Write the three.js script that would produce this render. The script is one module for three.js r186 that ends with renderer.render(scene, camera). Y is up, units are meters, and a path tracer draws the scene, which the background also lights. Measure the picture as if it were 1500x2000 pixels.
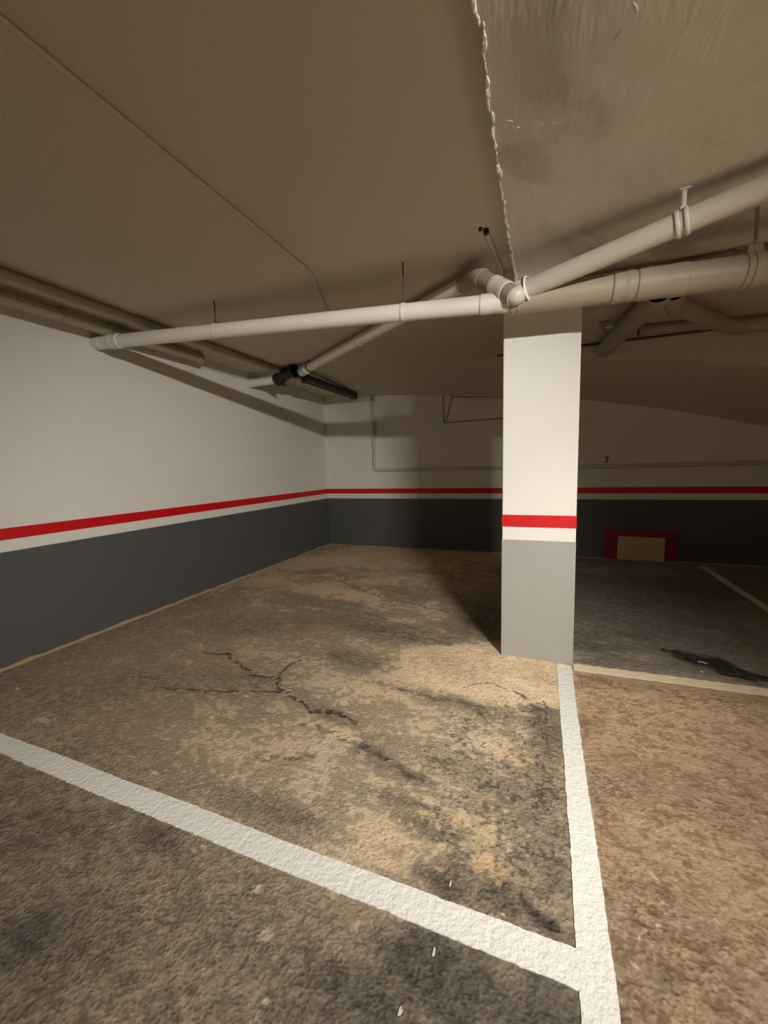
import * as THREE from 'three';
import { RoundedBoxGeometry } from 'three/addons/geometries/RoundedBoxGeometry.js';
import { mergeGeometries } from 'three/addons/utils/BufferGeometryUtils.js';
import { FontLoader } from 'three/addons/loaders/FontLoader.js';
import { TextGeometry } from 'three/addons/geometries/TextGeometry.js';

// ---------------------------------------------------------------- camera, light, exposure
// x to the right along the far wall, y up, -z into the picture (parallel to the long left wall); metres
const scene = new THREE.Scene();
scene.background = new THREE.Color(0x000000);
const camera = new THREE.PerspectiveCamera(103.869, 0.75, 0.05, 60);
camera.position.set(0, 1.4, 0);
camera.up.set(-0.01621, 0.99336, -0.11392);
camera.lookAt(-0.36558, 1.4 - 0.11194, -0.92402);
scene.add(camera);

const renderer = new THREE.WebGLRenderer();
renderer.toneMapping = THREE.LinearToneMapping;
renderer.toneMappingExposure = 1.0;
renderer.outputColorSpace = THREE.SRGBColorSpace;
renderer.shadowMap.enabled = true;

const LIGHT = {                 // main lamp right behind the camera; two fill lamps added, all out of view
  pos: [1.70, 2.589, 0.5], aim: [-1.55, 0.45, -2.6], color: [1.0, 0.96, 0.885], intensity: 58, half: 0.69, penumbra: 0.74, count: 9, spread: 0.08,
  pos2: [0.95, 2.50, -0.75], aim2: [0.35, 0, -2.35], intensity2: 9, half2: 0.62, penumbra2: 0.9,
  pos3: [2.45, 2.55, -0.8], aim3: [2.45, 0, -0.85], intensity3: 150, half3: 0.52, penumbra3: 0.6,
};

// ---------------------------------------------------------------- helpers
const XL = -3.641, ZB = -6.4286, XR = 5.2, ZF = 5.0, SLAB = 2.68, BEAM = 2.595;
const V = (x, y, z) => new THREE.Vector3(x, y, z);
const used = new Map();
function numbered(name) {
  const n = used.get(name) ?? 0; used.set(name, n + 1);
  return n ? name + '_' + String(n).padStart(3, '0') : name;
}
function shade(o) { o.traverse((c) => { if (c.isMesh) { c.castShadow = true; c.receiveShadow = true; } }); return o; }
function thing(name, label, category, at = [0, 0, 0], group) {
  const o = new THREE.Group(); o.name = numbered(name); o.position.set(...at); scene.add(o);
  o.userData = { label, category }; if (group) o.userData.group = group;
  return o;
}
function part(name, geo, mat, parent, at) {
  const m = new THREE.Mesh(geo, mat); m.name = name; if (at) m.position.set(...at);
  m.castShadow = m.receiveShadow = true; parent.add(m); return m;
}
function struct(name, geo, mat) {
  const m = new THREE.Mesh(geo, mat); m.name = name; m.userData.kind = 'structure';
  m.castShadow = m.receiveShadow = true; scene.add(m); return m;
}
function solo(name, geo, mat, label, category, group) {
  const m = new THREE.Mesh(geo, mat); m.name = numbered(name); m.castShadow = m.receiveShadow = true;
  m.userData = { label, category }; if (group) m.userData.group = group; scene.add(m); return m;
}
let seed = 7;
const rnd = () => { seed = (seed * 1664525 + 1013904223) >>> 0; return seed / 4294967296; };
const PT = new Uint8Array(65536); { let s = 99; for (let i = 0; i < 65536; i++) { s = (s * 1664525 + 1013904223) >>> 0; PT[i] = s >>> 24; } }
const hsh = (i, j, k) => PT[(((i * 374761 + j * 668265 + k * 982451) >>> 0) ^ ((i * 7 + j * 131) & 255)) & 65535] / 255;
function vn(x, y, k = 0) {
  const i = Math.floor(x), j = Math.floor(y); let f = x - i, g = y - j; f = f * f * (3 - 2 * f); g = g * g * (3 - 2 * g);
  const a = hsh(i, j, k), b = hsh(i + 1, j, k), c = hsh(i, j + 1, k), d = hsh(i + 1, j + 1, k);
  return a + (b - a) * f + (c - a) * g + (a - b - c + d) * f * g;
}
function fbm(x, y, o, k = 0) { let s = 0, a = 0.5, t = 0; for (let n = 0; n < o; n++) { s += a * vn(x, y, k + n); t += a; a *= 0.5; x = x * 2.03 + 17.1; y = y * 2.03 + 9.7; } return s / t; }
const sst = (a, b, x) => { const t = Math.min(1, Math.max(0, (x - a) / (b - a))); return t * t * (3 - 2 * t); };
const toS = (c) => c <= 0.0031308 ? 12.92 * c : 1.055 * Math.pow(c, 1 / 2.4) - 0.055;

function dataTex(w, h, fn, srgb) {       // fn(u, v) -> [r, g, b] (linear when srgb) or a number
  const d = new Uint8Array(w * h * 4);
  for (let j = 0; j < h; j++) for (let i = 0; i < w; i++) {
    const c = fn((i + 0.5) / w, (j + 0.5) / h), o = (j * w + i) * 4;
    if (typeof c === 'number') d[o] = d[o + 1] = d[o + 2] = Math.max(0, Math.min(255, c * 255));
    else for (let q = 0; q < 3; q++) d[o + q] = Math.max(0, Math.min(255, Math.round(255 * (srgb ? toS(c[q]) : c[q]))));
    d[o + 3] = 255;
  }
  const t = new THREE.DataTexture(d, w, h, THREE.RGBAFormat); t.magFilter = THREE.LinearFilter; t.minFilter = THREE.LinearFilter;
  t.wrapS = t.wrapT = THREE.RepeatWrapping; if (srgb) t.colorSpace = THREE.SRGBColorSpace; t.needsUpdate = true; return t;
}
// periodic fbm for tiling textures (period p cells)
function pfbm(u, v, p, o, k = 0) {
  let s = 0, a = 0.5, t = 0;
  for (let n = 0; n < o; n++) {
    const x = u * p, y = v * p, i = Math.floor(x), j = Math.floor(y); let f = x - i, g = y - j; f = f * f * (3 - 2 * f); g = g * g * (3 - 2 * g);
    const w = (q) => ((q % p) + p) % p;
    const A = hsh(w(i), w(j), k + n), B = hsh(w(i + 1), w(j), k + n), C = hsh(w(i), w(j + 1), k + n), D = hsh(w(i + 1), w(j + 1), k + n);
    s += a * (A + (B - A) * f + (C - A) * g + (A - B - C + D) * f * g); t += a; a *= 0.5; p *= 2;
  }
  return s / t;
}
const matStd = (rgb, rough = 0.7, extra = {}) => { const m = new THREE.MeshStandardMaterial({ roughness: rough, metalness: 0, ...extra }); m.color.setRGB(...rgb); return m; };

// box with uv in metres
function boxGeo(x0, x1, y0, y1, z0, z1) {
  const g = new THREE.BoxGeometry(x1 - x0, y1 - y0, z1 - z0); g.translate((x0 + x1) / 2, (y0 + y1) / 2, (z0 + z1) / 2);
  return uvBox(g);
}
function uvBox(g) {
  const p = g.attributes.position, n = g.attributes.normal, uv = new Float32Array(p.count * 2);
  for (let i = 0; i < p.count; i++) {
    const ax = Math.abs(n.getX(i)), ay = Math.abs(n.getY(i)), az = Math.abs(n.getZ(i));
    if (ax >= ay && ax >= az) { uv[2 * i] = p.getZ(i); uv[2 * i + 1] = p.getY(i); }
    else if (ay >= az) { uv[2 * i] = p.getX(i); uv[2 * i + 1] = p.getZ(i); }
    else { uv[2 * i] = p.getX(i); uv[2 * i + 1] = p.getY(i); }
  }
  g.setAttribute('uv', new THREE.BufferAttribute(uv, 2)); return g;
}
// straight pipe between two points
function rod(a, b, r, r2 = r, seg = 28) {
  const d = b.clone().sub(a), L = d.length(), g = new THREE.CylinderGeometry(r2, r, L, seg, Math.max(1, Math.round(L / 0.12)));
  g.applyQuaternion(new THREE.Quaternion().setFromUnitVectors(V(0, 1, 0), d.normalize()));
  g.translate((a.x + b.x) / 2, (a.y + b.y) / 2, (a.z + b.z) / 2); return g;
}
class Poly extends THREE.Curve {          // polyline whose corners are rounded to radius q
  constructor(pts, q) {
    super(); this.path = new THREE.CurvePath(); let last = pts[0];
    for (let i = 1; i < pts.length - 1; i++) {
      const A = pts[i].clone().add(pts[i - 1].clone().sub(pts[i]).setLength(Math.min(q, pts[i].distanceTo(pts[i - 1]) * 0.49)));
      const B = pts[i].clone().add(pts[i + 1].clone().sub(pts[i]).setLength(Math.min(q, pts[i].distanceTo(pts[i + 1]) * 0.49)));
      this.path.add(new THREE.LineCurve3(last, A)); this.path.add(new THREE.QuadraticBezierCurve3(A, pts[i].clone(), B)); last = B;
    }
    this.path.add(new THREE.LineCurve3(last, pts[pts.length - 1]));
  }
  getPoint(t, o = new THREE.Vector3()) { return o.copy(this.path.getPoint(t)); }
}
const bent = (pts, r, q = 0.06, seg = 90, rs = 20) => new THREE.TubeGeometry(new Poly(pts, q), seg, r, rs);
// collar / socket ring around a pipe from a towards b
function collar(a, b, r, len, lip = 0.004) {
  const pr = [[0, r], [r + lip * 0.6, r + lip * 0], [r + lip, lip], [r + lip, len * 0.3], [r + lip * 0.4, len * 0.36], [r + lip * 0.4, len * 0.64], [r + lip, len * 0.7], [r + lip, len - lip], [r + lip * 0.5, len]];
  const g = new THREE.LatheGeometry([[r * 0.97, 0], [r + lip * 0.6, 0], [r + lip, lip], [r + lip, len * 0.3], [r + lip * 0.4, len * 0.36], [r + lip * 0.4, len * 0.64], [r + lip, len * 0.7], [r + lip, len - lip], [r + lip * 0.5, len], [r * 0.97, len]].map((q) => new THREE.Vector2(...q)), 30);
  g.applyQuaternion(new THREE.Quaternion().setFromUnitVectors(V(0, 1, 0), b.clone().sub(a).normalize())); g.translate(a.x, a.y, a.z); return g;
}
const lerp = (a, b, t) => a.clone().lerp(b, t);
const merge = (l) => mergeGeometries(l.map((g) => { const q = g.index ? g.toNonIndexed() : g; for (const k of Object.keys(q.attributes)) if (!['position', 'normal', 'uv'].includes(k)) q.deleteAttribute(k); return q; }));
// hanger ring round a pipe
function ring(c, dir, r, w = 0.02, t = 0.003) {
  const g = new THREE.LatheGeometry([[r, -w / 2], [r + t, -w / 2], [r + t, w / 2], [r, w / 2], [r, -w / 2]].map((q) => new THREE.Vector2(...q)), 30);
  g.applyQuaternion(new THREE.Quaternion().setFromUnitVectors(V(0, 1, 0), dir.clone().normalize())); g.translate(c.x, c.y, c.z); return g;
}

// ---------------------------------------------------------------- materials
const plasterBump = dataTex(512, 512, (u, v) => 0.5 * pfbm(u, v, 8, 5) + 0.5 * pfbm(u, v, 64, 3, 9));
plasterBump.repeat.set(1, 1);
const wallTint = dataTex(512, 512, (u, v) => { const n = pfbm(u, v, 4, 5, 3), m = 0.955 + 0.07 * n; return [m, m * 0.998, m * 0.992]; }, true); wallTint.repeat.set(0.5, 0.5);
const M = {
  wall: matStd([0.79, 0.77, 0.72], 0.75, { map: wallTint, bumpMap: plasterBump, bumpScale: 0.0009 }),
  slate: matStd([0.092, 0.094, 0.094], 0.6, { map: wallTint, bumpMap: plasterBump, bumpScale: 0.0008 }),
  grey: matStd([0.37, 0.365, 0.335], 0.55, { map: wallTint, bumpMap: plasterBump, bumpScale: 0.0006 }),
  red: matStd([0.62, 0.004, 0.006], 0.5, { bumpMap: plasterBump, bumpScale: 0.001 }),
  slab: matStd([0.64, 0.575, 0.47], 0.85, { map: wallTint, bumpMap: plasterBump, bumpScale: 0.003 }),
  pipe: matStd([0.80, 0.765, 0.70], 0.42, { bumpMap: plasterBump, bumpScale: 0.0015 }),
  dullPipe: matStd([0.40, 0.345, 0.26], 0.5, { bumpMap: plasterBump, bumpScale: 0.002 }),  // dirty cream, darkened further to stand for shade on the large pipe
  conduit: matStd([0.60, 0.55, 0.46], 0.6),
  darkConduit: matStd([0.30, 0.26, 0.2], 0.6),
  black: matStd([0.008, 0.008, 0.009], 0.55),
  cable: matStd([0.06, 0.05, 0.04], 0.6),
  metal: matStd([0.32, 0.28, 0.22], 0.5, { metalness: 0.5 }),
  fixture: matStd([0.07, 0.05, 0.032], 0.6),
  tube: matStd([0.12, 0.09, 0.06], 0.4),
  beige: matStd([0.62, 0.5, 0.32], 0.75, { map: wallTint }),
  mortar: matStd([0.40, 0.29, 0.165], 0.95, { bumpMap: plasterBump, bumpScale: 0.006 }),
  chip: matStd([0.66, 0.60, 0.50], 0.6),
};
// underside of the beam: brushed paint with dark smudges
const beamMap = dataTex(1024, 1024, (u, v) => {
  const st = fbm(u * 120 + 8 * fbm(u * 4, v * 4, 3, 40), v * 26, 3, 20), lo = fbm(u * 5 + 3, v * 5, 4, 31), sm = sst(0.55, 0.78, fbm(u * 6 + v * 4, v * 4 - u * 2, 4, 50));
  const m = 0.86 + 0.22 * (lo - 0.5) + 0.12 * (st - 0.5) - 0.20 * sm; return [0.82 * m, 0.79 * m, 0.70 * m];
}, true);
const beamBump = dataTex(1024, 1024, (u, v) => 0.6 * fbm(u * 150 + 9 * fbm(u * 4, v * 4, 3, 40), v * 34, 3, 20) + 0.4 * fbm(u * 14, v * 14, 3, 60));
const beamMat = matStd([1, 1, 1], 0.6, { map: beamMap, bumpMap: beamBump, bumpScale: 0.004 });
beamMat.map.wrapS = beamMat.map.wrapT = THREE.ClampToEdgeWrapping;
const paintBump = dataTex(512, 512, (u, v) => 0.7 * pfbm(u, v, 30, 3, 70) + 0.3 * pfbm(u, v, 90, 2, 75)); paintBump.repeat.set(2.2, 2.2);
const linePaint = matStd([0.80, 0.785, 0.73], 0.6, { bumpMap: paintBump, bumpScale: 0.0055 });
const oldLine = matStd([0.80, 0.65, 0.44], 0.85, { bumpMap: paintBump, bumpScale: 0.004 });
const fadedLine = matStd([0.62, 0.54, 0.43], 0.85, { bumpMap: paintBump, bumpScale: 0.004 });

// ---------------------------------------------------------------- floor
// texture of the visible floor: X -3.7..2.9, Z (into the picture) 0.3..6.46, finer for the near half
const FX0 = -3.7, FX1 = 2.9, FZ0 = 0.3, FZM = 2.3, FZ1 = 6.46, FV = 0.56;
const zOf = (v) => v < FV ? FZ0 + (FZM - FZ0) * v / FV : FZM + (FZ1 - FZM) * (v - FV) / (1 - FV);
const vOf = (z) => z < FZM ? FV * (z - FZ0) / (FZM - FZ0) : FV + (1 - FV) * (z - FZM) / (FZ1 - FZM);
const FW = 2048, FH = 2048;
const col = new Float32Array(FW * FH * 3), hgt = new Float32Array(FW * FH), rgh = new Float32Array(FW * FH).fill(0.86);
const skin = new Float32Array(FW * FH), darkTones = new Float32Array(FW * FH);      // how much dark grime lies on the cement, and how black it is; also holds the painted pillar shadow
function each(cx, cz, R, fn) {
  const i0 = Math.max(0, Math.floor((cx - R - FX0) / (FX1 - FX0) * FW)), i1 = Math.min(FW - 1, Math.ceil((cx + R - FX0) / (FX1 - FX0) * FW));
  const j0 = Math.max(0, Math.floor(vOf(cz - R) * FH)), j1 = Math.min(FH - 1, Math.ceil(vOf(cz + R) * FH));
  for (let j = j0; j <= j1; j++) { const z = zOf((j + 0.5) / FH); for (let i = i0; i <= i1; i++) fn(j * FW + i, FX0 + (FX1 - FX0) * (i + 0.5) / FW, z); }
}
function grimeAndShade(cx, cz, rx, rz, turn, amount, darkTone = 0) {       // soft patch, painted shade included, of more (or less) grime
  const c0 = Math.cos(turn), s0 = Math.sin(turn);
  each(cx, cz, Math.max(rx, rz) * 2, (k, X, Z) => {
    const x = X - cx, z = Z - cz, d = ((x * c0 + z * s0) / rx) ** 2 + ((-x * s0 + z * c0) / rz) ** 2; if (d > 4) return;
    const w = (Math.exp(-1.1 * d) - 0.0122) * (amount < 0 ? 1 : 0.15 + 1.5 * fbm(X * 7 + Z * 2, Z * 13, 4, 200)); skin[k] += amount * w; darkTones[k] = Math.max(darkTones[k], darkTone * w * 1.1);
  });
}
function stain(cx, cz, rx, rz, turn, c, s, rag = 0.7, gloss) {  // patch with an irregular outline of its own
  const c0 = Math.cos(turn), s0 = Math.sin(turn), q = cx * 13.7 + cz * 7.3;
  each(cx, cz, Math.max(rx, rz) * 1.5, (k, X, Z) => {
    const x = X - cx, z = Z - cz, a = (x * c0 + z * s0) / rx, b = (-x * s0 + z * c0) / rz, d = Math.sqrt(a * a + b * b); if (d > 1.5) return;
    const n = fbm(a * 2.2 + q, b * 2.2 + q, 4, 90), h = fbm(X * 34, Z * 38, 3, 95);
    const w = s * (1 - sst(0.45, 0.95, d + rag * (n - 0.5) * 1.6)) * (1 - 0.5 * rag * sst(0.42, 0.62, h)); if (w <= 0) return;
    for (let e = 0; e < 3; e++) col[3 * k + e] += (c[e] - col[3 * k + e]) * w;
    if (gloss !== undefined) rgh[k] += (gloss - rgh[k]) * w;
  });
}
function crack(pts, w, c, s, deep = 0.5) {
  for (let n = 0; n < pts.length - 1; n++) {
    const [ax, az] = pts[n], [bx, bz] = pts[n + 1], P = 0.06 + w * 2;
    const i0 = Math.max(0, Math.floor((Math.min(ax, bx) - P - FX0) / (FX1 - FX0) * FW)), i1 = Math.min(FW - 1, Math.ceil((Math.max(ax, bx) + P - FX0) / (FX1 - FX0) * FW));
    const j0 = Math.max(0, Math.floor(vOf(Math.min(az, bz) - P) * FH)), j1 = Math.min(FH - 1, Math.ceil(vOf(Math.max(az, bz) + P) * FH));
    for (let j = j0; j <= j1; j++) for (let i = i0; i <= i1; i++) {
      const X = FX0 + (FX1 - FX0) * (i + 0.5) / FW, Z = zOf((j + 0.5) / FH);
      const x = X + 0.05 * (fbm(X * 14, Z * 14, 3, 101) - 0.5), z = Z + 0.05 * (fbm(X * 14 + 5, Z * 14, 3, 105) - 0.5);
      const t = Math.max(0, Math.min(1, ((x - ax) * (bx - ax) + (z - az) * (bz - az)) / ((bx - ax) ** 2 + (bz - az) ** 2)));
      const d = Math.hypot(x - ax - t * (bx - ax), z - az - t * (bz - az)), ww = w * (0.4 + 1.2 * fbm(X * 20, Z * 20, 2, 110));
      const q = s * (1 - sst(0.1 * ww, ww, d)) * sst(0.34, 0.52, fbm(X * 30, Z * 34, 3, 115)); if (q <= 0) continue; const k = j * FW + i;
      for (let e = 0; e < 3; e++) col[3 * k + e] += (c[e] - col[3 * k + e]) * q;
      hgt[k] -= deep * q;
    }
  }
}
const PALE = [0.66, 0.55, 0.40], OR = [0.58, 0.40, 0.21], BLK = [0.020, 0.018, 0.016];
// tyre-dark bands and old oil across the bay: [x, z, half length, half width, turn, amount, blackness]
for (const q of [[-2.6, 2.72, 0.42, 0.16, 0.1, 0.16, 0.1], [-2.17, 2.98, 0.6, 0.18, 0.2, 0.14, 0.1], [-2.0, 3.5, 0.8, 0.25, -0.2, 0.13, 0.2], [-1.29, 3.1, 0.6, 0.16, -0.1, 0.2, 0.35], [-0.98, 2.98, 0.45, 0.12, 0, 0.15, 0.35], [-1.23, 2.52, 0.35, 0.13, -0.1, 0.18, 0.4], [-2.26, 1.87, 0.55, 0.13, 0.15, 0.15, 0.1], [-1.93, 2.0, 0.45, 0.11, 0.12, 0.16, 0.15], [-1.4, 4.1, 1.1, 0.3, -0.15, 0.13, 0.1], [-2.7, 4.6, 0.7, 0.25, 0.1, 0.1, 0], [-2.9, 1.5, 0.6, 0.2, 0.3, 0.16, 0], [-2.2, 1.2, 0.7, 0.1, 0, 0.13, 0],
  [-0.75, 1.66, 0.32, 0.07, -0.35, 0.18, 0.5], [-1.1, 1.88, 0.3, 0.06, -0.25, 0.12, 0.3], [0.03, 2.30, 0.12, 0.14, 0, 0.16, 0.5], [0.06, 2.08, 0.09, 0.15, 0, 0.25, 0.6], [-0.05, 1.62, 0.2, 0.3, 0, 0.10, 0.35], [0.05, 1.55, 0.1, 0.4, 0, 0.1, 0.35], [-0.24, 1.19, 0.17, 0.07, -0.1, 0.25, 0.8], [-0.10, 1.20, 0.14, 0.06, -0.2, 0.28, 0.9], [0.02, 1.175, 0.12, 0.05, -0.45, 0.3, 1], [0.06, 1.30, 0.08, 0.1, 0, 0.16, 0.6], [-0.56, 1.45, 0.16, 0.05, -0.1, 0.18, 0.5], [-0.39, 1.37, 0.16, 0.05, 0, 0.18, 0.6], [-1.02, 1.23, 0.22, 0.06, 0, 0.15, 0.5], [-0.4, 2.22, 0.4, 0.06, -0.1, 0.14, 0.3], [-1.75, 1.06, 0.3, 0.05, 0, 0.18, 0.4], [-1.35, 0.98, 0.16, 0.06, 0, 0.2, 0.6], [-1.42, 0.58, 0.25, 0.14, 0.2, 0.2, 0.5], [-1.9, 0.8, 0.4, 0.14, 0.2, 0.14, 0.2], [-0.9, 0.7, 0.6, 0.25, 0, 0.06, 0],
  [-0.28, 0.97, 0.14, 0.10, 0.1, 0.3, 1], [-0.14, 0.92, 0.2, 0.14, 0, 0.25, 0.9], [0.04, 0.99, 0.13, 0.12, 0, 0.4, 1], [0.05, 0.85, 0.16, 0.16, 0, 0.3, 0.9], [-0.42, 0.80, 0.25, 0.1, 0.1, 0.2, 0.6], [-0.2, 0.72, 0.35, 0.12, 0, 0.22, 0.7],
  [1.0, 4.2, 1.6, 1.0, 0, 0.12, 0.15], [0.7, 5.2, 1.4, 0.4, 0, 0.16, 0.4], [0.40, 3.3, 0.25, 0.3, 0, 0.14, 0.5], [0.76, 3.62, 0.18, 0.07, 0, 0.25, 0.5], [1.0, 4.5, 0.6, 0.18, 0.1, 0.16, 0.5], [1.5, 5.0, 0.6, 0.3, 0, 0.16, 0.5], [0.35, 1.25, 0.12, 0.25, 0.2, 0.14, 0], [0.85, 1.4, 0.6, 0.5, 0.2, 0.05, 0],
  // first patch: pillar shadow painted dark; then bare cement, grime worn off
  [-0.5, 3.55, 0.35, 0.5, 0, 0.2, 0.6], [-0.45, 2.84, 0.42, 0.22, 0.2, -0.5, 0], [-0.25, 2.62, 0.46, 0.26, 0, -0.5, 0], [-0.6, 2.48, 0.42, 0.16, 0, -0.2, 0], [-0.1, 2.45, 0.22, 0.14, 0, -0.2, 0], [-0.99, 1.75, 0.3, 0.05, -0.15, -0.16, 0], [-0.5, 1.92, 0.4, 0.12, 0, -0.06, 0], [-1.2, 1.66, 0.6, 0.12, 0, -0.03, 0], [-1.6, 1.5, 0.5, 0.14, 0, -0.03, 0], [-0.8, 1.45, 0.4, 0.12, 0, -0.03, 0], [-2.2, 3.9, 0.9, 0.22, 0, -0.1, 0], [-2.9, 5.2, 0.9, 0.4, 0, -0.1, 0], [-1.1, 2.15, 0.5, 0.12, 0, -0.1, 0], [0.8, 2.62, 0.6, 0.16, 0.05, -0.28, 0], [0.5, 2.3, 0.3, 0.2, 0, -0.1, 0], [1.2, 2.4, 0.4, 0.3, 0, -0.08, 0]]) grimeAndShade(...q);
for (let j = 0; j < FH; j++) {
  const z = zOf((j + 0.5) / FH);
  for (let i = 0; i < FW; i++) {
    const x = FX0 + (FX1 - FX0) * (i + 0.5) / FW, k = j * FW + i;
    const wx = fbm(x * 1.3, z * 1.3, 3, 80) - 0.5, wz = fbm(x * 1.3 + 9, z * 1.3 - 4, 3, 84) - 0.5;
    const lo = fbm(x * 1.1 + wx, z * 1.6 + wz, 3, 1), mid = fbm(x * 5 + 5 * wx + z * 1.5, z * 8 + 5 * wz, 4, 6), hi = fbm(x * 30 + 3 * wx, z * 42, 3, 12), grit = fbm(x * 120, z * 130, 2, 18), tint = fbm(x * 2.2 + 40, z * 2.6, 3, 140);
    const right = sst(0.16, 0.24, x);
    const n = 0.20 * lo + 0.34 * mid + 0.30 * hi + 0.16 * grit + 1.05 * skin[k] + 0.062 + 0.10 * (1 - sst(0.9, 1.25, z)) * (1 - right) + 0.04 * (1 - right) * sst(-1.2, -2.6, x) * (1 - sst(2.2, 3, z)) - 0.07 * sst(3, 4.5, z) * (1 - right) - (right ? 0.01 : 0);
    const fine = sst(0.46, 0.58, n + 0.12 * (hi - 0.5)), broad = sst(0.36, 0.66, n), sk = 0.62 * fine + 0.38 * broad;
    // bare cement, grime film, soot
    let r = 0.70 - 0.06 * right, g = 0.535 - 0.10 * right, b = 0.355 - 0.10 * right;
    const bay = right * sst(2.93, 3.0, z); r *= 1 - 0.25 * right; g *= 1 - 0.23 * right; b *= 1 - 0.19 * right; r += (0.36 - r) * bay; g += (0.315 - g) * bay; b += (0.255 - b) * bay;
    const pin = (tint - 0.5) * (1 - right); r += 0.10 * pin; b -= 0.05 * pin;
    const t = 0.90 + 0.55 * (grit - 0.5) + 0.50 * (mid - 0.3) + 0.45 * (hi - 0.5); r *= t; g *= t; b *= t;
    const so = Math.min(1, darkTones[k] + 0.34 * (1 - right) * (1 - sst(0.85, 1.2, z)));
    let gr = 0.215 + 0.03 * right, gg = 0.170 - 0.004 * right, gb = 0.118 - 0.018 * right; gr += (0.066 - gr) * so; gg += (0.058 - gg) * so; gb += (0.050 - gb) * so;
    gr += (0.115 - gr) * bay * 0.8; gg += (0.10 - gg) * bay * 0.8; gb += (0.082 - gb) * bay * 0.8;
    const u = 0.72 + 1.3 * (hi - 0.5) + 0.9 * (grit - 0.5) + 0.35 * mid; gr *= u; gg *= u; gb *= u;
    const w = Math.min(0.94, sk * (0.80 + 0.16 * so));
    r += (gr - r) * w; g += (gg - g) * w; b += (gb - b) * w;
    col[3 * k] = r; col[3 * k + 1] = g; col[3 * k + 2] = b; rgh[k] = 0.9 - 0.12 * sk - 0.1 * so;
    hgt[k] = 0.25 * mid + (0.35 + 0.12 * right) * hi + 0.40 * grit - 0.12 * fine;
  }
}
for (const [x, z, a, b, s] of [[-0.14, 1.29, 0.085, 0.06, 0.8], [-0.41, 1.425, 0.055, 0.018, 0.85], [-0.29, 1.445, 0.04, 0.025, 0.85], [-0.16, 1.42, 0.05, 0.1, 0.35], [-0.2, 1.36, 0.05, 0.03, 0.4]]) stain(x, z, a, b, 0, OR, s, 0.8);
for (const [x, z, a, b, s] of [[-1.08, 2.0, 0.035, 0.03, 0.9], [-1.51, 2.02, 0.07, 0.012, 0.9], [-1.70, 1.87, 0.03, 0.012, 0.8], [-1.74, 1.63, 0.022, 0.016, 0.9], [-1.66, 1.71, 0.05, 0.012, 0.9], [-1.62, 1.66, 0.03, 0.008, 0.8], [-0.87, 0.95, 0.022, 0.018, 0.8], [-0.76, 0.85, 0.03, 0.03, 0.65], [-1.16, 1.0, 0.02, 0.012, 0.7], [-1.68, 1.21, 0.05, 0.014, 0.8], [-1.89, 1.25, 0.04, 0.012, 0.6], [-2.65, 1.28, 0.09, 0.03, 0.6], [-3.22, 1.44, 0.05, 0.012, 0.9], [-2.8, 1.75, 0.03, 0.01, 0.8], [-0.62, 1.9, 0.04, 0.02, 0.6], [-2.05, 1.7, 0.02, 0.008, 0.8], [-1.0, 1.93, 0.06, 0.008, 0.8]]) stain(x, z, a, b, -0.1, PALE, s, 0.6);
for (let n = 0; n < 170; n++) { const x = -3.4 + rnd() * 3.5, z = 0.6 + rnd() * 4, q = 0.003 + 0.010 * rnd() ** 3; stain(x, z, q * (1 + rnd()), q * 0.7, rnd() * 3, PALE, 0.7, 0.4); }
for (let n = 0; n < 120; n++) { const x = 0.22 + rnd() * 1.2, z = 0.5 + rnd() * 2.2, q = 0.003 + 0.008 * rnd() ** 2; stain(x, z, q * (1 + rnd() * 1.5), q * 0.8, rnd() * 3, PALE, 0.5, 0.5); }
// freckles of grime between the stain and the long line
each(-0.22, 1.75, 0.75, (k, x, z) => { if (x > 0.12) return; const w = sst(0.52, 0.66, 0.6 * fbm(x * 70, z * 84, 3, 180) + 0.4 * fbm(x * 22, z * 26, 2, 184)) * sst(0, 0.3, 0.75 - Math.hypot((x + 0.15) * 1.6, z - 1.75)) * 0.7; for (let e = 0; e < 3; e++) col[3 * k + e] *= 1 - w * 0.78; });
each(0.8, 1.5, 1.3, (k, x, z) => { if (x < 0.2) return; const w = sst(0.44, 0.66, 0.55 * fbm(x * 60, z * 74, 3, 190) + 0.45 * fbm(x * 16 + 2 * z, z * 24, 3, 194)) * 0.75; col[3 * k] *= 1 - w * 0.46; col[3 * k + 1] *= 1 - w * 0.54; col[3 * k + 2] *= 1 - w * 0.6; });
stain(0.36, 2.77, 0.16, 0.05, 0, [0.20, 0.09, 0.07], 0.6, 0.9);
for (const [x, z, a, b] of [[1.03, 3.30, 0.20, 0.15], [1.20, 3.16, 0.22, 0.13], [1.10, 3.24, 0.24, 0.14], [0.90, 3.36, 0.10, 0.06], [1.34, 3.10, 0.12, 0.06]]) stain(x, z, a, b, -0.5, BLK, 0.97, 0.75, 0.35);
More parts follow.
